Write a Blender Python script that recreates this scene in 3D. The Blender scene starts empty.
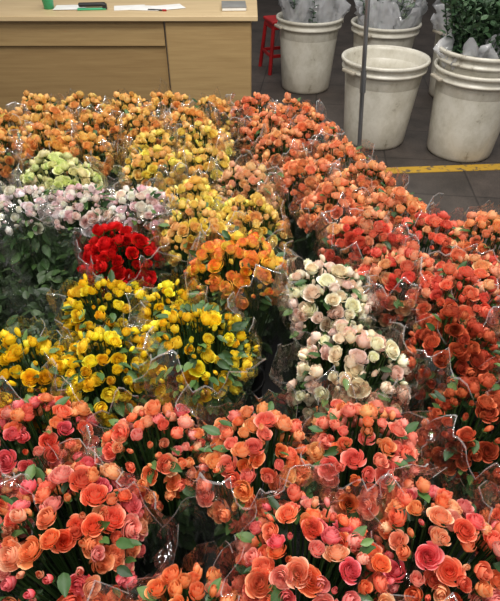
import bpy, math
import numpy as np
from mathutils import Vector
rng=np.random.default_rng(7)
sc=bpy.context.scene
try: sc.view_settings.view_transform='Standard'
except Exception: pass

def lin(c):
    c=np.array(c,float)/255.0
    return np.where(c<=0.04045,c/12.92,((c+0.055)/1.055)**2.4)
def L4(c): return tuple(lin(c))+(1.0,)

# ---------------------------------------------------------------- materials
def newmat(name):
    m=bpy.data.materials.new(name); m.use_nodes=True
    nt=m.node_tree
    for n in list(nt.nodes): nt.nodes.remove(n)
    out=nt.nodes.new('ShaderNodeOutputMaterial')
    return m,nt,out
def N(nt,t,**kw):
    n=nt.nodes.new(t)
    for k,v in kw.items():
        if k in n.inputs: n.inputs[k].default_value=v
        else: setattr(n,k,v)
    return n
def ramp(nt,stops):
    r=nt.nodes.new('ShaderNodeValToRGB'); e=r.color_ramp.elements
    e[0].position,e[0].color=stops[0]; e[1].position,e[1].color=stops[1]
    for p,c in stops[2:]:
        x=e.new(p); x.color=c
    return r
def noise_mat(name,c1,c2,scale=6,rough=0.6,bump=0.0,lo=.35,hi=.65,detail=6,stretch=None,spec=.4,metal=0):
    m,nt,out=newmat(name)
    b=N(nt,'ShaderNodeBsdfPrincipled'); b.inputs['Roughness'].default_value=rough
    b.inputs['Specular IOR Level'].default_value=spec; b.inputs['Metallic'].default_value=metal
    tc=N(nt,'ShaderNodeTexCoord'); mp=N(nt,'ShaderNodeMapping')
    if stretch: mp.inputs['Scale'].default_value=stretch
    nz=N(nt,'ShaderNodeTexNoise',Scale=scale,Detail=detail)
    r=ramp(nt,[(lo,L4(c1)),(hi,L4(c2))])
    nt.links.new(tc.outputs['Object'],mp.inputs[0]); nt.links.new(mp.outputs[0],nz.inputs['Vector'])
    nt.links.new(nz.outputs['Fac'],r.inputs[0]); nt.links.new(r.outputs[0],b.inputs['Base Color'])
    if bump:
        bp=N(nt,'ShaderNodeBump',Strength=bump,Distance=.01)
        nt.links.new(nz.outputs['Fac'],bp.inputs['Height']); nt.links.new(bp.outputs[0],b.inputs['Normal'])
    nt.links.new(b.outputs[0],out.inputs[0]); return m

def petal_material():
    m,nt,out=newmat('rose_petal')
    at=N(nt,'ShaderNodeAttribute',attribute_name='Col')
    tc=N(nt,'ShaderNodeTexCoord'); nz=N(nt,'ShaderNodeTexNoise',Scale=90.0,Detail=3.0)
    nt.links.new(tc.outputs['Object'],nz.inputs['Vector'])
    mr=N(nt,'ShaderNodeMapRange'); mr.inputs['To Min'].default_value=.86; mr.inputs['To Max'].default_value=1.1
    nt.links.new(nz.outputs['Fac'],mr.inputs['Value'])
    mul=N(nt,'ShaderNodeVectorMath',operation='MULTIPLY')
    nt.links.new(at.outputs['Color'],mul.inputs[0]); nt.links.new(mr.outputs[0],mul.inputs[1])
    b=N(nt,'ShaderNodeBsdfPrincipled'); b.inputs['Roughness'].default_value=.4; b.inputs['Specular IOR Level'].default_value=.45
    tr=N(nt,'ShaderNodeBsdfTranslucent'); mx=N(nt,'ShaderNodeMixShader'); mx.inputs[0].default_value=.22
    nt.links.new(mul.outputs[0],b.inputs['Base Color']); nt.links.new(mul.outputs[0],tr.inputs['Color'])
    nt.links.new(b.outputs[0],mx.inputs[1]); nt.links.new(tr.outputs[0],mx.inputs[2]); nt.links.new(mx.outputs[0],out.inputs[0])
    return m
def green_material():
    m,nt,out=newmat('leaf_green')
    at=N(nt,'ShaderNodeAttribute',attribute_name='Col')
    b=N(nt,'ShaderNodeBsdfPrincipled'); b.inputs['Roughness'].default_value=.45; b.inputs['Specular IOR Level'].default_value=.35
    nt.links.new(at.outputs['Color'],b.inputs['Base Color'])
    nt.links.new(b.outputs[0],out.inputs[0])
    return m
def cello_material(name,tint=(1,1,1),base=.04,top=.45,rough=.13,diff=0.0,dcol=(.55,.55,.6),scale=28.0,bs=.8):
    m,nt,out=newmat(name)
    tr=N(nt,'ShaderNodeBsdfTransparent',Color=(tint[0],tint[1],tint[2],1))
    gl=N(nt,'ShaderNodeBsdfGlossy',Roughness=rough,Color=(1,1,1,1))
    tc=N(nt,'ShaderNodeTexCoord'); mp=N(nt,'ShaderNodeMapping'); mp.inputs['Scale'].default_value=(1,1,.45)
    nz=N(nt,'ShaderNodeTexNoise',Scale=scale,Detail=3.0,Distortion=1.2)
    nt.links.new(tc.outputs['Object'],mp.inputs[0]); nt.links.new(mp.outputs[0],nz.inputs['Vector'])
    bp=N(nt,'ShaderNodeBump',Strength=bs,Distance=.03)
    nt.links.new(nz.outputs['Fac'],bp.inputs['Height']); nt.links.new(bp.outputs[0],gl.inputs['Normal'])
    lw=N(nt,'ShaderNodeLayerWeight',Blend=.35)
    mr=N(nt,'ShaderNodeMapRange'); mr.inputs['To Min'].default_value=base; mr.inputs['To Max'].default_value=top
    nt.links.new(lw.outputs['Facing'],mr.inputs['Value'])
    mx=N(nt,'ShaderNodeMixShader'); nt.links.new(mr.outputs[0],mx.inputs[0])
    nt.links.new(tr.outputs[0],mx.inputs[1]); nt.links.new(gl.outputs[0],mx.inputs[2])
    last=mx
    if diff>0:
        df=N(nt,'ShaderNodeBsdfDiffuse',Color=tuple(dcol)+(1,)); m2=N(nt,'ShaderNodeMixShader'); m2.inputs[0].default_value=diff
        nt.links.new(mx.outputs[0],m2.inputs[1]); nt.links.new(df.outputs[0],m2.inputs[2]); last=m2
    nt.links.new(last.outputs[0],out.inputs[0]); return m
M_PET=petal_material(); M_GRN=green_material()
M_CEL=cello_material('cellophane',base=.09,top=.55,rough=.065,diff=0.004,dcol=(.8,.8,.8),scale=18,bs=1.0)
M_EDGE=cello_material('cellophane_edge_highlight',base=.3,top=.7,rough=.10,diff=.2,dcol=(.85,.85,.85))  # paler rim strip, edge highlight put into its colour
M_WRAP=cello_material('frosted_wrap',base=.16,top=.5,rough=.14,diff=.58,dcol=(.72,.73,.77),scale=22,bs=1.0)
M_BLK=noise_mat('black_plastic',(14,14,15),(26,26,27),rough=.5)

# ---------------------------------------------------------------- mesh assembly
class MB:
    def __init__(s): s.V=[];s.F=[];s.M=[];s.C=[];s.n=0
    def add(s,V,F,m,C):
        V=np.asarray(V,float); F=np.asarray(F,int)
        C=np.asarray(C,float)
        if C.ndim==1: C=np.tile(C,(len(V),1))
        s.V.append(V); s.F.append(F+s.n); s.M.append(np.full(len(F),m) if np.isscalar(m) else np.asarray(m)); s.C.append(C); s.n+=len(V)
    def build(s,name,mats):
        V=np.vstack(s.V);F=np.vstack(s.F);M=np.concatenate(s.M);C=np.vstack(s.C)
        me=bpy.data.meshes.new(name)
        me.vertices.add(len(V)); me.vertices.foreach_set('co',V.ravel())
        me.loops.add(len(F)*4); me.loops.foreach_set('vertex_index',F.ravel().astype(np.int32))
        me.polygons.add(len(F)); me.polygons.foreach_set('loop_start',np.arange(0,len(F)*4,4,dtype=np.int32))
        try: me.polygons.foreach_set('loop_total',np.full(len(F),4,dtype=np.int32))
        except Exception: pass
        me.polygons.foreach_set('material_index',M.astype(np.int32))
        me.polygons.foreach_set('use_smooth',np.ones(len(F),dtype=bool))
        a=me.color_attributes.new('Col','FLOAT_COLOR','POINT')
        a.data.foreach_set('color',np.hstack([C,np.ones((len(C),1))]).ravel())
        for m in mats: me.materials.append(m)
        me.update(calc_edges=True); me.validate()
        o=bpy.data.objects.new(name,me); sc.collection.objects.link(o); return o

def grid_faces(nu,nv):
    F=[]
    for j in range(nv-1):
        for i in range(nu-1):
            a=j*nu+i; F.append((a,a+1,a+1+nu,a+nu))
    return np.array(F)

def rose_template(layers,nu,nv,seed):
    r=np.random.default_rng(seed); Vs=[];Fs=[];W=[];Lr=[];n=0; gf=grid_faces(nu,nv)
    a0=0; sx=r.uniform(-.08,.08); sy=r.uniform(-.08,.08)
    for (cnt,hw,R,h,fl,cu,l) in layers:
        a0+=r.uniform(.5,1.2)
        for k in range(cnt):
            a=a0+2*math.pi*k/cnt+r.uniform(-.2,.2)
            U,Vv=np.meshgrid(np.linspace(-1,1,nu),np.linspace(0,1,nv))
            w=.45+.55*np.sin(np.minimum(Vv*1.2,1)*math.pi/2)
            vv=Vv*(1-.24*np.abs(U)**2.2*Vv)
            ang=a+U*math.radians(hw*r.uniform(.85,1.1))*w
            rj=r.uniform(.9,1.1)
            rad=R*rj*(.30+.70*np.sin(np.minimum(1,vv*1.6)*math.pi/2))+(fl*r.uniform(.3,1.7))*vv**3*(1-.35*U**2)
            rad=rad*(1+.12*U)
            hh=h*r.uniform(.92,1.06)
            z=hh*vv-cu*vv**5*r.uniform(.5,1.6)
            V=np.stack([rad*np.cos(ang)+sx*z,rad*np.sin(ang)+sy*z,z],-1).reshape(-1,3)
            Vs.append(V);Fs.append(gf+n);W.append(Vv.ravel());Lr.append(np.full(V.shape[0],l));n+=len(V)
    return np.vstack(Vs),np.vstack(Fs),np.concatenate(W),np.concatenate(Lr)
OPEN=[(2,95,.08,1.16,-.02,0,0),(3,70,.19,1.2,-.03,0,.15),(4,56,.31,1.2,-.03,.02,.35),(5,50,.44,1.15,-.01,.04,.6),(5,46,.59,1.04,.06,.08,.8),(5,42,.73,.9,.12,.12,1)]
HALF=[(2,95,.09,1.24,-.03,0,0),(3,70,.20,1.28,-.06,0,.2),(4,58,.32,1.26,-.04,.02,.45),(4,54,.45,1.18,.01,.05,.7),(4,50,.58,1.02,.08,.1,1)]
BUD=[(2,95,.1,1.3,-.05,0,.1),(3,75,.24,1.3,-.1,0,.4),(3,70,.38,1.2,-.08,0,.8)]
FULL=[(2,95,.08,.96,0,0,0),(4,60,.18,1.02,0,0,.1),(5,50,.29,1.03,-.01,.02,.25),(5,46,.41,1.0,.01,.04,.45),(6,42,.54,.92,.04,.06,.65),(6,40,.67,.8,.09,.08,.85),(6,40,.8,.64,.16,.12,1)]
def tset(nu,nv):
    return {'open':[rose_template(OPEN,nu,nv,i) for i in range(6)],
            'half':[rose_template(HALF,nu,nv,10+i) for i in range(5)],
            'bud':[rose_template(BUD,nu,nv,20+i) for i in range(3)],
            'full':[rose_template(FULL,nu,nv,30+i) for i in range(5)]}
T_HI=tset(7,7); T_MD=tset(5,5); T_LO=tset(4,4)

def frame(d,spin):
    d=np.array(d,float); d/=np.linalg.norm(d)
    h=np.array([1,0,0]) if abs(d[0])<.8 else np.array([0,1,0])
    x=np.cross(h,d); x/=np.linalg.norm(x); y=np.cross(d,x)
    c,s=math.cos(spin),math.sin(spin)
    return np.stack([x*c+y*s,-x*s+y*c,d],0)   # rows

# leaf template : along +x, up z
def leaf_template():
    nu,nv=5,6
    V=[]
    for j in range(nv):
        t=j/(nv-1); w=.3*math.sin(math.pi*min(1,t*.93+.03))**.8*(1-.25*t)
        if j==0: w=.02
        for i in range(nu):
            u=-1+2*i/(nu-1)
            V.append((t,u*w,.16*abs(u)*w*2-.18*t*t+.04*math.sin(t*9)*abs(u)))
    return np.array(V),grid_faces(nu,nv)
LV,LF=leaf_template()
def add_leaf(mb,p,d,size,col,m=1,width=1.0):
    d=np.array(d,float); d/=np.linalg.norm(d)
    up=np.array([0,0,1.0])+rng.normal(0,.35,3); s=np.cross(up,d); s/=np.linalg.norm(s); u=np.cross(d,s)
    V=LV*size; V=V*np.array([1,width,1])
    mb.add(p+V[:,0:1]*d+V[:,1:2]*s+V[:,2:3]*u,LF,m,col)
def add_tube(mb,pts,r,col,m=1,ns=4):
    pts=np.array(pts,float); V=[]
    for i,p in enumerate(pts):
        d=pts[min(i+1,len(pts)-1)]-pts[max(i-1,0)]; f=frame(d,0)
        for k in range(ns):
            a=2*math.pi*k/ns; V.append(p+r*(math.cos(a)*f[0]+math.sin(a)*f[1]))
    F=[(i*ns+k,i*ns+(k+1)%ns,(i+1)*ns+(k+1)%ns,(i+1)*ns+k) for i in range(len(pts)-1) for k in range(ns)]
    mb.add(V,F,m,col)
GREENS=[lin(c) for c in [(60,92,46),(50,80,38),(74,106,54),(42,68,38),(92,120,66)]]

# palettes: (core, mid, tip)
PAL={
 'coral':[((222,56,36),(246,100,70),(255,146,116)),((230,70,44),(250,118,80),(255,160,124)),((214,50,60),(242,88,94),(254,146,146)),((244,104,44),(252,146,86),(255,178,126)),((240,124,76),(254,168,120),(255,198,158)),((236,74,36),(250,112,66),(255,150,104)),((236,96,90),(250,140,128),(255,184,166))],
 'orangepink':[((240,86,30),(252,130,66),(255,168,112)),((232,72,44),(248,112,76),(255,158,124)),((248,122,48),(255,160,96),(255,188,136)),((234,84,70),(250,124,104),(255,172,146))],
 'orange':[((240,110,50),(250,148,86),(254,180,122)),((232,98,50),(246,134,82),(252,170,122)),((244,130,68),(251,164,106),(255,190,138))],
 'coralred':[((206,50,40),(238,88,68),(250,134,108)),((224,80,52),(244,118,82),(252,160,124)),((236,140,84),(250,180,126),(254,202,156))],
 'rust':[((150,50,28),(196,84,50),(218,118,78)),((160,58,30),(204,94,58),(226,128,88)),((138,40,28),(178,68,44),(204,98,68))],
 'blush':[((250,200,152),(255,228,196),(255,242,218)),((252,206,160),(255,234,204),(255,246,226)),((246,184,142),(254,216,182),(255,236,210))],
 'yellow':[((240,172,8),(255,212,22),(255,232,64)),((246,184,12),(255,222,34),(255,238,84)),((234,156,6),(252,202,16),(255,222,50))],
 'goldred':[((255,206,50),(255,216,66),(238,80,46)),((252,200,50),(255,212,70),(250,140,60)),((252,206,60),(255,220,84),(255,214,96)),((250,190,60),(255,206,90),(246,120,80))],
 'yellowpeach':[((250,184,56),(255,210,94),(255,227,134)),((246,172,62),(255,199,106),(255,218,146)),((252,196,52),(255,220,86),(255,233,124))],
 'peach':[((244,168,96),(252,196,134),(255,218,166)),((242,158,92),(250,186,132),(255,210,164))],
 'apricot':[((246,156,54),(253,185,88),(255,206,120)),((244,144,54),(251,173,85),(255,198,121)),((248,169,64),(255,196,100),(255,215,135))],
 'palegreen':[((206,214,104),(230,234,150),(242,244,184)),((212,210,114),(236,234,162),(246,246,196))],
 'whitepink':[((240,200,184),(252,238,228),(255,248,242)),((240,206,186),(252,242,232),(255,250,244)),((234,160,154),(248,212,204),(255,238,232))],
 'red':[((150,6,12),(208,16,20),(226,36,36)),((160,8,16),(216,22,26),(232,46,44))],
}
POW={'red':1.0,'yellow':.95,'rust':1.0,'goldred':.95,'coralred':.88,'coral':.9,'orangepink':.88,'apricot':.83,'yellowpeach':.84}
NAMES={'coral':'coral_rose_bouquet','orangepink':'coral_rose_bouquet','orange':'orange_rose_bouquet','coralred':'coral_rose_bouquet','rust':'rust_rose_bouquet','blush':'blush_rose_bouquet','yellow':'yellow_rose_bouquet','goldred':'bicolor_rose_bouquet','yellowpeach':'peach_rose_bouquet','peach':'peach_rose_bouquet','apricot':'apricot_rose_bouquet','palegreen':'pale_green_rose_bouquet','whitepink':'white_rose_bouquet','red':'red_rose_bouquet'}

# bucket (lathed, thick)
def lathe(profile,ns=40):
    V=[];n=len(profile)
    for r,z in profile:
        for k in range(ns):
            a=2*math.pi*k/ns; V.append((r*math.cos(a),r*math.sin(a),z))
    F=[(j*ns+k,j*ns+(k+1)%ns,(j+1)*ns+(k+1)%ns,(j+1)*ns+k) for j in range(n-1) for k in range(ns)]
    return np.array(V),np.array(F)
bv,bf=lathe([(.001,0),(.062,0),(.066,.01),(.080,.25),(.086,.25),(.086,.262),(.078,.262),(.062,.02),(.001,.02)],24)
_b=MB(); _b.add(bv,bf,0,[0,0,0]); _o=_b.build('bucket',[M_BLK]); BUCKET=_o.data; bpy.data.objects.remove(_o)

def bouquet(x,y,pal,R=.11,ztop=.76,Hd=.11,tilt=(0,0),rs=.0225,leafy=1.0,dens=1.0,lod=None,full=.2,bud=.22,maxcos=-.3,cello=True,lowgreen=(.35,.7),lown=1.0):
    mb=MB(); zc=ztop-Hd; rs=rs*.82; R=R*.97
    if lod is None: lod=0 if y<.75 else (1 if y<1.3 else 2)
    T=[T_HI,T_MD,T_LO][lod]
    n=int(dens*1.24*(2*R*R*(1-maxcos)*.5+ 0.9*R*Hd)/(rs*rs))
    n=max(n,14); pw=POW.get(pal,.8)
    ga=2.399963; ph=rng.uniform(0,6.28)
    lump=rng.uniform(0,6.28,4); pref=rng.uniform(0,1,len(PAL[pal]))**1.2+.25; pref/=pref.sum()
    for i in range(n):
        cz=1-(i+.5)/n*(1-maxcos); cz=min(1,max(-.99,cz+rng.normal(0,.03)))
        th=ph+i*ga+rng.normal(0,.12); sn=math.sqrt(1-cz*cz)
        k=rng.uniform(.87,1.05)*(1+.07*math.sin(2*th+lump[0])+.06*math.sin(3*th+lump[1]))
        p=np.array([R*sn*math.cos(th)*k,R*sn*math.sin(th)*k,zc+Hd*cz*k+rng.normal(0,.006)])
        d=np.array([sn*math.cos(th)/R,sn*math.sin(th)/R,max(cz,-.1)/Hd]); d/=np.linalg.norm(d)
        d=d*.9+np.array([0,0,.45])+rng.normal(0,.26,3); d/=np.linalg.norm(d)
        q=rng.random(); kind='bud' if q<bud else ('full' if q>1-full else ('half' if q<bud+.35 else 'open'))
        s=rs*rng.uniform(.80,1.2)*{'bud':.84,'half':1.1,'open':1.13,'full':1.18}[kind]
        TV,TF,W,Lr=T[kind][rng.integers(len(T[kind]))]
        core,mid,tip=[lin(c)**pw for c in PAL[pal][rng.choice(len(PAL[pal]),p=pref)]]
        base=.5*core+.5*lin((225,190,90))
        w=W[:,None]; l=Lr[:,None]
        tw=np.clip((w-.5)/.5,0,1)**1.3
        if pal=='goldred': tw=np.clip((w-.70)/.3,0,1)
        C=mid*(1-tw)+tip*tw
        if pal!='goldred': C=C*(.45+.55*l)+core*(.55-.55*l)
        b=np.clip(1-w*3,0,1); C=C*(1-b)+base*b
        C=C*rng.uniform(.84,1.08); C[:,1]*=rng.uniform(.88,1.12)
        C=np.clip(C,0,.93)
        fr=frame(d,rng.uniform(0,6.28))
        sc3=np.array([s*rng.uniform(.9,1.1),s*rng.uniform(.9,1.1),s*rng.uniform(.95,1.2)])
        b0=p-d*s*.6
        mb.add(b0+(TV*sc3)@fr,TF,0,C)
        # calyx
        cols=GREENS[rng.integers(5)]
        ns=5; cv=[];
        for (rr,zz) in [(.1,-.22),(.34,.0),(.5 if kind!='bud' else .42,.2)]:
            for kk in range(ns):
                a=2*math.pi*kk/ns; cv.append((rr*math.cos(a),rr*math.sin(a),zz))
        cf=[(j*ns+kk,j*ns+(kk+1)%ns,(j+1)*ns+(kk+1)%ns,(j+1)*ns+kk) for j in range(2) for kk in range(ns)]
        mb.add(b0+(np.array(cv)*s)@fr,cf,1,cols)
        # stem
        if i%2==0 or lod<2:
            p1=b0-d*s*.2
            pm=np.array([p[0]*.8,p[1]*.8,p[2]-.08]); lowr=.28
            pe=np.array([p[0]*lowr,p[1]*lowr,.30]); pf=np.array([p[0]*lowr*1.3,p[1]*lowr*1.3,.03])
            add_tube(mb,[p1,pm,pe,pf],.0018 if lod<2 else .0022,GREENS[rng.integers(3)]*.7,1,3 if lod else 4)
    # leaves in the crown and down the stems
    nl=int(40*leafy*(R/.11)**2)
    for i in range(nl):
        th=rng.uniform(0,6.28); cz=rng.uniform(-.7,.9); sn=math.sqrt(1-cz*cz); k=rng.uniform(.78,1.0)
        p=np.array([R*sn*math.cos(th)*k,R*sn*math.sin(th)*k,zc+Hd*cz*k])
        d=np.array([math.cos(th)*(.4+sn),math.sin(th)*(.4+sn),rng.uniform(-.2,.9)])+rng.normal(0,.25,3)
        add_leaf(mb,p,d,rng.uniform(.022,.038),GREENS[rng.integers(5)]*rng.uniform(.6,1.0))
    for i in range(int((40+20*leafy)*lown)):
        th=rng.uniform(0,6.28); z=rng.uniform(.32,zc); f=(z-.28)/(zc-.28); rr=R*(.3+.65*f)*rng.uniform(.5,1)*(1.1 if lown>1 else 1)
        add_leaf(mb,np.array([rr*math.cos(th),rr*math.sin(th),z]),[math.cos(th),math.sin(th),rng.uniform(-.8,.4)],rng.uniform(.03,.055),GREENS[rng.integers(4)]*rng.uniform(*lowgreen))  # lower leaf colour darkened by default to deepen shade in the gaps
    # cellophane sleeve: cone that hugs the crown and ends in a ragged rim
    if cello:
        nth=72; nz=16; V=[]; q=rng.uniform(0,6.28,8)
        A=2*math.pi*np.arange(nth)/nth
        fend=np.radians(63+14*np.sin(2*A+q[0])+10*np.sin(5*A+q[1])+5*np.sin(13*A+q[5])+rng.uniform(-2.5,2.5,nth))
        off=.020+.010*np.sin(3*A+q[6])+.005*np.sin(8*A+q[7])
        fold=rng.normal(0,.004,nth)+.004*np.sin(17*A+q[2])
        for j in range(nz+1):
            t=min(1,j/(nz-1))
            for k in range(nth):
                a=A[k]
                if t<.5:
                    g=t/.5; rr=.045+(R+off[k]-.045)*g**.8; z=.24+(zc-.02-.24)*g
                    rr+=(fold[k]+.004*math.sin(7*a+9*t+q[3]))*(.4+g)
                else:
                    g=(t-.5)/.5; ph_=math.radians(98)*(1-g)+fend[k]*g
                    if j==nz: ph_-=.028
                    # the free edge lifts slightly off the blooms
                    o2=off[k]+.018*g**2*(1+.9*math.sin(4*a+q[4])); crk=1.5*(fold[k]+.004*math.sin(11*a+7*g+q[3]))
                    rr=(R+o2+crk)*math.sin(ph_); z=zc+(Hd+o2+crk)*math.cos(ph_)
                V.append((rr*math.cos(a),rr*math.sin(a),z))
        F=[(j*nth+k,j*nth+(k+1)%nth,(j+1)*nth+(k+1)%nth,(j+1)*nth+k) for j in range(nz) for k in range(nth)]
        mi=np.full(len(F),2); mi[-nth:]=3
        mb.add(V,F,mi,[1,1,1])
    # lean (crown stays put)
    for V in mb.V:
        zz=V[:,2].copy()
        f=np.clip(1-(zz-.26)/(zc-.26),0,1)
        V[:,0]+=-tilt[0]*f; V[:,1]+=-tilt[1]*f
    o=mb.build(NAMES[pal],[M_PET,M_GRN,M_CEL,M_EDGE]); o.location=(x,y,0)
    bk=bpy.data.objects.new('bucket',BUCKET); sc.collection.objects.link(bk); bk.parent=o; bk.location=(-tilt[0],-tilt[1],0)
    return o

B=bouquet
# front rows
B(-.315,.41,'coral',R=.137,ztop=.765,rs=.0212,full=.45)
B(-.50,.45,'coral',R=.105,ztop=.74,rs=.0205)
B(-.10,.275,'orangepink',R=.10,ztop=.72,rs=.0198)
B(.10,.36,'coral',R=.128,ztop=.755,rs=.0203,full=.35)
B(.325,.39,'coral',R=.115,ztop=.755,rs=.0200,full=.3)
B(.53,.42,'coral',R=.10,ztop=.70,rs=.0205)
B(-.435,.61,'coral',R=.108,ztop=.75,rs=.0202)
B(-.19,.585,'coral',R=.098,ztop=.755,rs=.0188,full=.1,bud=.32)
B(.01,.57,'orangepink',R=.11,ztop=.755,rs=.0196)
B(.22,.585,'orangepink',R=.11,ztop=.755,rs=.0199)
# yellow
B(-.50,.78,'yellow',R=.105,rs=.0202,leafy=2.8,dens=.85,bud=.3,lowgreen=(.6,1))
B(-.325,.80,'yellow',R=.105,rs=.0202,leafy=2.8,dens=.85,bud=.3,lowgreen=(.6,1))
B(-.13,.85,'yellow',R=.13,ztop=.775,rs=.0198,leafy=3.4,dens=.74,bud=.35,lowgreen=(.6,1),lown=1.5)
B(-.38,1.02,'yellow',R=.108,ztop=.735,rs=.0202,dens=.85,leafy=2.4)
B(-.215,1.02,'yellow',R=.07,ztop=.735,rs=.020,dens=.85,leafy=2)
B(-.035,1.15,'goldred',R=.13,ztop=.78,rs=.0235,full=.1)
# blush
B(.20,1.04,'blush',R=.114,ztop=.765,rs=.0225,leafy=1.5,dens=1.1)
B(.235,.835,'blush',R=.126,ztop=.745,Hd=.16,rs=.0225,leafy=1.6,dens=1.1)
# rust
B(.48,.87,'rust',R=.112,ztop=.74,rs=.0215)
B(.475,.67,'rust',R=.11,ztop=.72,rs=.0215,full=.4)
B(.68,.78,'rust',R=.105,ztop=.72,rs=.0215)
# red, white, green
B(-.375,1.235,'red',R=.108,ztop=.755,Hd=.10,rs=.0255,full=.6,bud=.02,dens=1.1,leafy=.4)
for (x,y) in [(-.90,1.45),(-.71,1.46),(-.53,1.46),(-.355,1.46)]:
    B(x,y,'whitepink',R=.106,ztop=.765,Hd=.08,rs=.0205,leafy=1.6,bud=.3,maxcos=0.0,lowgreen=(.6,1.0),lown=2.6)
B(-.68,1.70,'palegreen',R=.143,ztop=.76,rs=.024,full=.4,leafy=.4)
# apricot back left
for (x,y) in [(-.98,1.93),(-.81,1.96),(-.64,1.95),(-1.02,2.14),(-.83,2.16),(-.64,2.16),(-.45,2.15),(-.26,2.17),(-.56,2.36),(-.37,2.37),(-.18,2.36),(-1.18,2.03),(-1.15,1.85),(-.75,2.36),(-.95,2.35)]:
    B(x+rng.uniform(-.01,.01),y,'apricot',R=.108,rs=.0225,ztop=.755+rng.uniform(-.015,.015),leafy=.6)
# peach / yellow column
for (x,y,p) in [(-.38,1.95,'yellowpeach'),(-.18,1.96,'yellowpeach'),(-.35,1.74,'yellowpeach'),(-.165,1.76,'yellowpeach'),(-.015,1.63,'peach'),(-.20,1.53,'yellowpeach'),(-.005,1.42,'yellowpeach'),(-.16,1.33,'yellowpeach')]:
    B(x,y,p,R=.109,rs=.0225,ztop=.765+rng.uniform(-.015,.015),leafy=.6)
# orange band
for (x,y,p) in [(.02,2.36,'orange'),(.19,2.27,'orange'),(.07,2.13,'orange'),(.25,2.06,'orange'),(.12,1.91,'orange'),(.34,1.86,'orange'),(.20,1.71,'orange'),(.40,1.66,'orange'),(.28,1.50,'orange'),(.47,1.47,'orange'),(.34,1.31,'coralred'),(.53,1.30,'coralred'),(.40,1.12,'coralred'),(.61,1.12,'coralred'),(.70,1.28,'orange'),(.53,1.02,'coralred'),(.72,.98,'rust')]:
    B(x,y,p,R=.110,rs=.0225,ztop=.755+rng.uniform(-.015,.015),leafy=.6)

# ---------------------------------------------------------------- room
def box(name,c,s,mat,parent=None,bev=.004,rot=0):
    bpy.ops.mesh.primitive_cube_add(size=1,location=c); o=bpy.context.object; o.name=name; o.scale=s
    bpy.ops.object.transform_apply(location=False,rotation=False,scale=True)
    o.rotation_euler[2]=rot
    if bev:
        m=o.modifiers.new('b','BEVEL'); m.width=bev; m.segments=2
    o.data.materials.append(mat)
    if parent is not None: o.parent=parent
    return o
def empty(name,loc=(0,0,0)):
    e=bpy.data.objects.new(name,None); sc.collection.objects.link(e); e.location=loc; return e

def floor_mat():
    m,nt,out=newmat('paving')
    tc=N(nt,'ShaderNodeTexCoord'); mp=N(nt,'ShaderNodeMapping'); mp.inputs['Rotation'].default_value=(0,0,.12)
    br=N(nt,'ShaderNodeTexBrick'); br.inputs['Scale'].default_value=1.0; br.offset=0
    br.inputs['Brick Width'].default_value=.5; br.inputs['Row Height'].default_value=.5; br.inputs['Mortar Size'].default_value=.006
    br.inputs['Color1'].default_value=L4((84,75,70)); br.inputs['Color2'].default_value=L4((74,67,63)); br.inputs['Mortar'].default_value=L4((52,46,43))
    nz=N(nt,'ShaderNodeTexNoise',Scale=5.0,Detail=9.0,Roughness=.65); nz2=N(nt,'ShaderNodeTexNoise',Scale=120.0,Detail=3.0)
    r=ramp(nt,[(.3,(.45,.45,.45,1)),(.7,(1.15,1.13,1.1,1))]); r2=ramp(nt,[(.3,(.7,.7,.7,1)),(.7,(1.2,1.2,1.2,1))])
    m1=N(nt,'ShaderNodeVectorMath',operation='MULTIPLY'); m2=N(nt,'ShaderNodeVectorMath',operation='MULTIPLY')
    b=N(nt,'ShaderNodeBsdfPrincipled'); b.inputs['Roughness'].default_value=.6
    nt.links.new(tc.outputs['Object'],mp.inputs[0]); nt.links.new(mp.outputs[0],br.inputs['Vector'])
    nt.links.new(tc.outputs['Object'],nz.inputs['Vector']); nt.links.new(tc.outputs['Object'],nz2.inputs['Vector'])
    nt.links.new(nz.outputs['Fac'],r.inputs[0]); nt.links.new(nz2.outputs['Fac'],r2.inputs[0])
    nt.links.new(br.outputs['Color'],m1.inputs[0]); nt.links.new(r.outputs[0],m1.inputs[1])
    nt.links.new(m1.outputs[0],m2.inputs[0]); nt.links.new(r2.outputs[0],m2.inputs[1])
    nt.links.new(m2.outputs[0],b.inputs['Base Color'])
    bp=N(nt,'ShaderNodeBump',Strength=.3,Distance=.004); nt.links.new(nz2.outputs['Fac'],bp.inputs['Height']); nt.links.new(bp.outputs[0],b.inputs['Normal'])
    nt.links.new(b.outputs[0],out.inputs[0]); return m
box('floor',(0,4,-.05),(12,14,.1),floor_mat(),bev=0)
box('gap_shade_sheet',(-.22,1.22,.001),(2.15,2.5,.006),M_BLK,bev=0)  # black sheet added under the bunches so the gaps read as shade
box('wall_back',(0,10.5,1.5),(12,.1,3.2),noise_mat('plaster',(110,110,108),(135,134,130),scale=3),bev=0)

# yellow floor line
def paint_mat():
    m,nt,out=newmat('yellow_paint')
    b=N(nt,'ShaderNodeBsdfPrincipled'); b.inputs['Roughness'].default_value=.6
    tc=N(nt,'ShaderNodeTexCoord'); nz=N(nt,'ShaderNodeTexNoise',Scale=22.0,Detail=8.0,Roughness=.7)
    r=ramp(nt,[(.40,L4((90,80,66))),(.47,L4((186,146,44)))])
    nt.links.new(tc.outputs['Object'],nz.inputs['Vector']); nt.links.new(nz.outputs['Fac'],r.inputs[0]); nt.links.new(r.outputs[0],b.inputs['Base Color'])
    nt.links.new(b.outputs[0],out.inputs[0]); return m
box('yellow_floor_line',(1.75,3.24,.002),(2.0,.085,.004),paint_mat(),bev=0,rot=.075)

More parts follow.
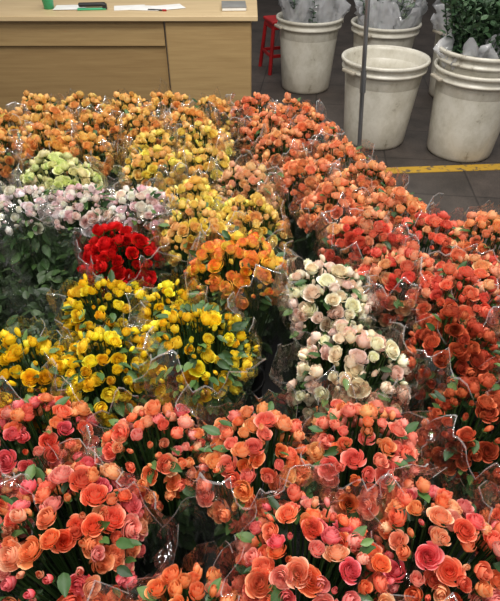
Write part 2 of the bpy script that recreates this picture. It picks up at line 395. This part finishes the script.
# ---------------------------------------------------------------- desk
def wood(name,c1,c2,vert=False):
    m,nt,out=newmat(name)
    b=N(nt,'ShaderNodeBsdfPrincipled'); b.inputs['Roughness'].default_value=.42
    tc=N(nt,'ShaderNodeTexCoord'); mp=N(nt,'ShaderNodeMapping'); mp.inputs['Scale'].default_value=(1.2,14,22) if not vert else (22,14,1.2)
    nz=N(nt,'ShaderNodeTexNoise',Scale=2.2,Detail=8.0,Roughness=.6,Distortion=.4)
    r=ramp(nt,[(.3,L4(c1)),(.7,L4(c2))])
    nt.links.new(tc.outputs['Object'],mp.inputs[0]); nt.links.new(mp.outputs[0],nz.inputs['Vector']); nt.links.new(nz.outputs['Fac'],r.inputs[0])
    nt.links.new(r.outputs[0],b.inputs['Base Color']); nt.links.new(b.outputs[0],out.inputs[0]); return m
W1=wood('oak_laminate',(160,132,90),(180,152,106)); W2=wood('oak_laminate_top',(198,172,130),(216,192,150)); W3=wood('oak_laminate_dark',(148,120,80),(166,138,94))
desk=empty('wooden_desk')
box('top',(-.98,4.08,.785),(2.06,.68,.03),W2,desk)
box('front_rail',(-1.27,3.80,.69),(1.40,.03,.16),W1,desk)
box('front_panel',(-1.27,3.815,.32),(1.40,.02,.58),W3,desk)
box('end_cabinet',(-.275,4.08,.385),(.57,.60,.77),W1,desk)
box('end_cabinet_door',(-.275,3.776,.385),(.56,.012,.75),W1,desk)
box('left_side',(-1.98,4.08,.385),(.03,.60,.77),W1,desk)
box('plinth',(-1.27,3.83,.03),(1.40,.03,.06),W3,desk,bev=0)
# desk clutter
WH=noise_mat('paper_white',(225,225,222),(240,240,238),rough=.8); GREENP=noise_mat('green_plastic',(60,170,120),(80,190,140),rough=.3)
BLK=noise_mat('dark_plastic',(24,26,28),(36,38,40),rough=.35); REDP=noise_mat('red_plastic',(150,22,26),(178,30,32),rough=.4)
STEEL=noise_mat('steel',(150,152,155),(180,182,185),rough=.3,metal=.9)
GREYP=noise_mat('grey_box',(120,120,118),(140,140,138),rough=.5)
def lathe_obj(name,prof,mat,loc,ns=40,parent=None,rot=(0,0,0)):
    mb=MB(); v,f=lathe(prof,ns); mb.add(v,f,0,[1,1,1]); o=mb.build(name,[mat]); o.location=loc; o.rotation_euler=rot
    if parent is not None:o.parent=parent
    return o
lathe_obj('green_cup',[(.001,0),(.032,0),(.04,.09),(.043,.092),(.038,.092),(.03,.006),(.001,.006)],GREENP,(-1.36,3.97,.80),24)
st=empty('stapler')
box('base',(-1.06,3.93,.807),(.19,.035,.012),GREENP,st,rot=.12); box('arm',(-1.055,3.93,.832),(.18,.03,.026),BLK,st,bev=.01,rot=.12); box('hinge',(-.975,3.94,.82),(.03,.034,.03),BLK,st,rot=.12)
pp=empty('paper_sheets')
for i,(x,y,r) in enumerate([(-.82,4.0,.2),(-.70,3.98,-.15),(-.56,4.0,.4),(-1.22,3.99,.1)]):
    box('sheet_%d'%(i+1),(x,y,.8015+.0012*i),(.21,.15,.0015),WH,pp,bev=0,rot=r)
pen=empty('pen'); box('barrel',(-.62,3.90,.806),(.13,.009,.009),BLK,pen,bev=.004,rot=-.2); box('cap',(-.57,3.89,.806),(.03,.012,.012),REDP,pen,bev=.004,rot=-.2)
nb=empty('notebook'); box('pages',(-.11,3.99,.811),(.16,.21,.018),WH,nb,rot=.05); box('cover',(-.11,3.99,.823),(.165,.215,.004),GREYP,nb,bev=.001,rot=.05)

# ---------------------------------------------------------------- bins
def bin_mat():
    m,nt,out=newmat('dirty_white_plastic')
    b=N(nt,'ShaderNodeBsdfPrincipled'); b.inputs['Roughness'].default_value=.32
    tc=N(nt,'ShaderNodeTexCoord'); nz=N(nt,'ShaderNodeTexNoise',Scale=9.0,Detail=12.0,Roughness=.75)
    mp=N(nt,'ShaderNodeMapping'); mp.inputs['Scale'].default_value=(1,1,.8)
    r=ramp(nt,[(.32,L4((128,118,102))),(.40,L4((198,193,178))),(.6,L4((218,214,202)))])
    nt.links.new(tc.outputs['Object'],mp.inputs[0]); nt.links.new(mp.outputs[0],nz.inputs['Vector']); nt.links.new(nz.outputs['Fac'],r.inputs[0])
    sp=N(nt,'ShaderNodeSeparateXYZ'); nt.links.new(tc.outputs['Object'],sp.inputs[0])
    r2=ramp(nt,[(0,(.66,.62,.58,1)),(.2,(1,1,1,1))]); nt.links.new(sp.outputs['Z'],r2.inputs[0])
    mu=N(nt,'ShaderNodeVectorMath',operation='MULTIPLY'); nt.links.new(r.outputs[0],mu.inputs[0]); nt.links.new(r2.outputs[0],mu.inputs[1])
    nt.links.new(mu.outputs[0],b.inputs['Base Color']); nt.links.new(b.outputs[0],out.inputs[0]); return m
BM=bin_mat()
def binprof(R=.285,r=.215,h=.57):
    P=[(.001,0),(r-.01,0),(r,.012)]
    for t in np.linspace(.05,.86,8): P.append((r+(R-.02-r)*t,h*t))
    P+=[(R-.018,h*.87),(R-.004,h*.875),(R-.002,h*.90),(R-.014,h*.905),(R-.012,h*.955),(R+.004,h*.96),(R+.008,h*.985),(R+.004,h),(R-.012,h),(R-.02,h*.95),(r-.006,.02),(.001,.02)]
    return P
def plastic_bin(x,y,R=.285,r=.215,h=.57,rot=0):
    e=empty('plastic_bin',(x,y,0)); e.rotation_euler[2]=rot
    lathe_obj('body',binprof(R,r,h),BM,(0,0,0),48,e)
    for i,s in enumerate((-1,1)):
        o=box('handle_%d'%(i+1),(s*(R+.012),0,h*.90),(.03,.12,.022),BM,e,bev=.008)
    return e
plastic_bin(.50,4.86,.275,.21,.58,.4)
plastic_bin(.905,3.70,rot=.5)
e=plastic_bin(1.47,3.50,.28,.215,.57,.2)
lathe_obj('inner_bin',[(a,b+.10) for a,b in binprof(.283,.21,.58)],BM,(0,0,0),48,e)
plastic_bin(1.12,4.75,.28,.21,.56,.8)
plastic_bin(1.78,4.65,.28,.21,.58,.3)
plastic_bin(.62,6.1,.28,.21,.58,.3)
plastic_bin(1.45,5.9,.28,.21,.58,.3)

EUC=[lin(c) for c in [(92,112,92),(74,96,76),(112,130,108),(58,80,60),(128,142,120)]]
EUD=[lin(c) for c in [(58,84,56),(46,70,46),(74,100,70),(38,58,40),(88,112,84)]]
def greenery(x,y,z0,R,h,n,cols,wrap=True,size=.06,name='foliage_bouquet',wraph=.18,sleeves=((-.35,-.3,.62),(.4,-.25,.6),(.0,.4,.62)),wm=None,zb=-.2):
    mb=MB()
    for i in range(n):
        th=rng.uniform(0,6.28); rr=R*math.sqrt(rng.random()); hh=h*rng.uniform(.7,1.05)*(1-.25*(rr/R)**2)
        b=np.array([rr*.35*math.cos(th),rr*.35*math.sin(th),-.45]); t=np.array([rr*1.15*math.cos(th),rr*1.15*math.sin(th),hh])
        mid=.5*(b+t)+np.array([0,0,.04]); c=cols[rng.integers(len(cols))]
        add_tube(mb,[b,mid,t],.0025,c*.7,1,3)
        for k in range(16):
            f=.35+.65*k/15; p=b+(t-b)*f; a=k*2.4+th
            add_leaf(mb,p,[math.cos(a),math.sin(a),.7],size*rng.uniform(.7,1.15)*(1.1-.4*f),c*rng.uniform(.75,1.2),1,1.3)
    if wrap:
        # overlapping crumpled wrap sleeves
        for (ox,oy,sr) in sleeves:
            nth=52;V=[];nz=14; q=rng.uniform(0,6.28,3); fo=rng.normal(0,.10,nth)
            for j in range(nz):
                t=j/(nz-1); jit=rng.normal(0,.055,nth)
                for k in range(nth):
                    a=2*math.pi*k/nth; rr=R*sr*(.55+.75*t)*(1+fo[k]*(.3+t)+jit[k]+.08*math.sin(6*a+q[1]+3*t)); z=zb+(-zb+wraph+.06*math.sin(3*a+q[0])+.035*math.sin(8*a+q[1]))*t
                    V.append((R*ox+rr*math.cos(a),R*oy+rr*math.sin(a),z))
            F=[(j*nth+k,j*nth+(k+1)%nth,(j+1)*nth+(k+1)%nth,(j+1)*nth+k) for j in range(nz-1) for k in range(nth)]
            mb.add(V,F,2,[1,1,1])
    o=mb.build(name,[M_PET,M_GRN,wm or M_WRAP]); o.location=(x,y,z0); return o
greenery(.50,4.86,.60,.23,.34,34,EUC,name='eucalyptus_bouquet',wraph=.16)
greenery(1.12,4.75,.58,.23,.3,34,EUC,name='eucalyptus_bouquet',wraph=.13)
greenery(1.46,3.52,.66,.26,.44,150,[c*1.25 for c in EUD],name='eucalyptus_bouquet',wraph=.05,sleeves=((-.35,-.35,.5),(.4,-.3,.5)))
greenery(1.78,4.65,.60,.28,.5,110,EUD,name='eucalyptus_bouquet',wraph=.06)
greenery(.62,6.1,.6,.22,.4,34,EUC,name='eucalyptus_bouquet',wraph=.2)
greenery(1.45,5.9,.6,.22,.4,34,EUD,name='eucalyptus_bouquet',wraph=.2)
# foliage fill for the white bunches' leafy sides, low on the left
DK=[lin(c) for c in [(46,66,34),(36,54,28),(58,80,42),(30,46,26)]]
for (x,y) in [(-.60,1.24),(-.80,1.23),(-.62,1.03),(-.82,1.01)]:
    greenery(x,y,.46,.095,.12,24,DK,name='foliage_fill',wraph=.12,sleeves=((0,0,.95),),wm=M_CEL,size=.055,zb=-.25)

# red stool
stl=empty('plastic_stool',(.29,5.40,0)); stl.rotation_euler[2]=.3
box('seat',(0,0,.44),(.27,.27,.03),REDP,stl,bev=.012); box('apron',(0,0,.405),(.25,.25,.05),REDP,stl,bev=.01)
for i,(sx,sy) in enumerate([(-1,-1),(1,-1),(1,1),(-1,1)]):
    mb=MB(); add_tube(mb,[(sx*.11,sy*.11,.41),(sx*.15,sy*.15,0.0)],.02,[1,1,1],0,4); o=mb.build('leg_%d'%(i+1),[REDP]); o.parent=stl
for i,(c,s) in enumerate([((0,-.135,.16),(.26,.015,.03)),((0,.135,.16),(.26,.015,.03)),((-.135,0,.16),(.015,.26,.03)),((.135,0,.16),(.015,.26,.03))]):
    box('rung_%d'%(i+1),c,s,REDP,stl)

# metal stand
sd=empty('metal_stand',(.75,3.20,0))
lathe_obj('base_disc',[(.001,0),(.07,0),(.07,.02),(.06,.03),(.02,.04),(.001,.04)],noise_mat('white_base',(205,205,200),(225,225,220)),(0,-.04,0),28,sd)
mb=MB(); add_tube(mb,[(-.04,-.02,.02),(-.15,.02,1.5)],.013,[1,1,1],0,10); add_tube(mb,[(-.20,.02,1.01),(.11,.04,1.03)],.010,[1,1,1],0,8)
add_tube(mb,[(-.075,-.01,.5),(-.084,-.005,.62)],.018,[1,1,1],0,10)
o=mb.build('pole',[STEEL]); o.parent=sd

# ---------------------------------------------------------------- lights
def area(name,loc,size,power,col=(1,1,1),rot=(0,0,0),sy=None):
    l=bpy.data.lights.new(name,'AREA'); l.energy=power; l.color=col; l.shape='RECTANGLE'; l.size=size; l.size_y=sy or size
    o=bpy.data.objects.new(name,l); sc.collection.objects.link(o); o.location=loc; o.rotation_euler=rot; return o
area('skylight_lamp',(0.3,1.4,3.6),1.3,80,(1,.97,.92),sy=.8)
for (x,y) in [(-1.0,.3),(.9,.3),(-1.0,2.6),(1.3,2.2),(0,-.8)]:
    area('added_overhead_light',(x,y,3.0),.10,27,(1,.95,.87),sy=1.2)  # unseen strips added overhead for streak glints on the cellophane
area('added_overhead_light',(.8,5.2,3.4),2.0,40,(1,.98,.95))  # unseen light added to brighten the background bins
w=bpy.data.worlds.new('World'); sc.world=w; w.use_nodes=True
w.node_tree.nodes['Background'].inputs[0].default_value=(.92,.90,.88,1); w.node_tree.nodes['Background'].inputs[1].default_value=.31

cam=bpy.data.cameras.new('Camera'); co=bpy.data.objects.new('Camera',cam); sc.collection.objects.link(co)
co.location=(0,0,1.55); co.rotation_euler=(math.radians(50),0,0)
cam.sensor_fit='HORIZONTAL'; cam.sensor_width=36; cam.lens=36*520/500; cam.clip_start=.02
sc.camera=co
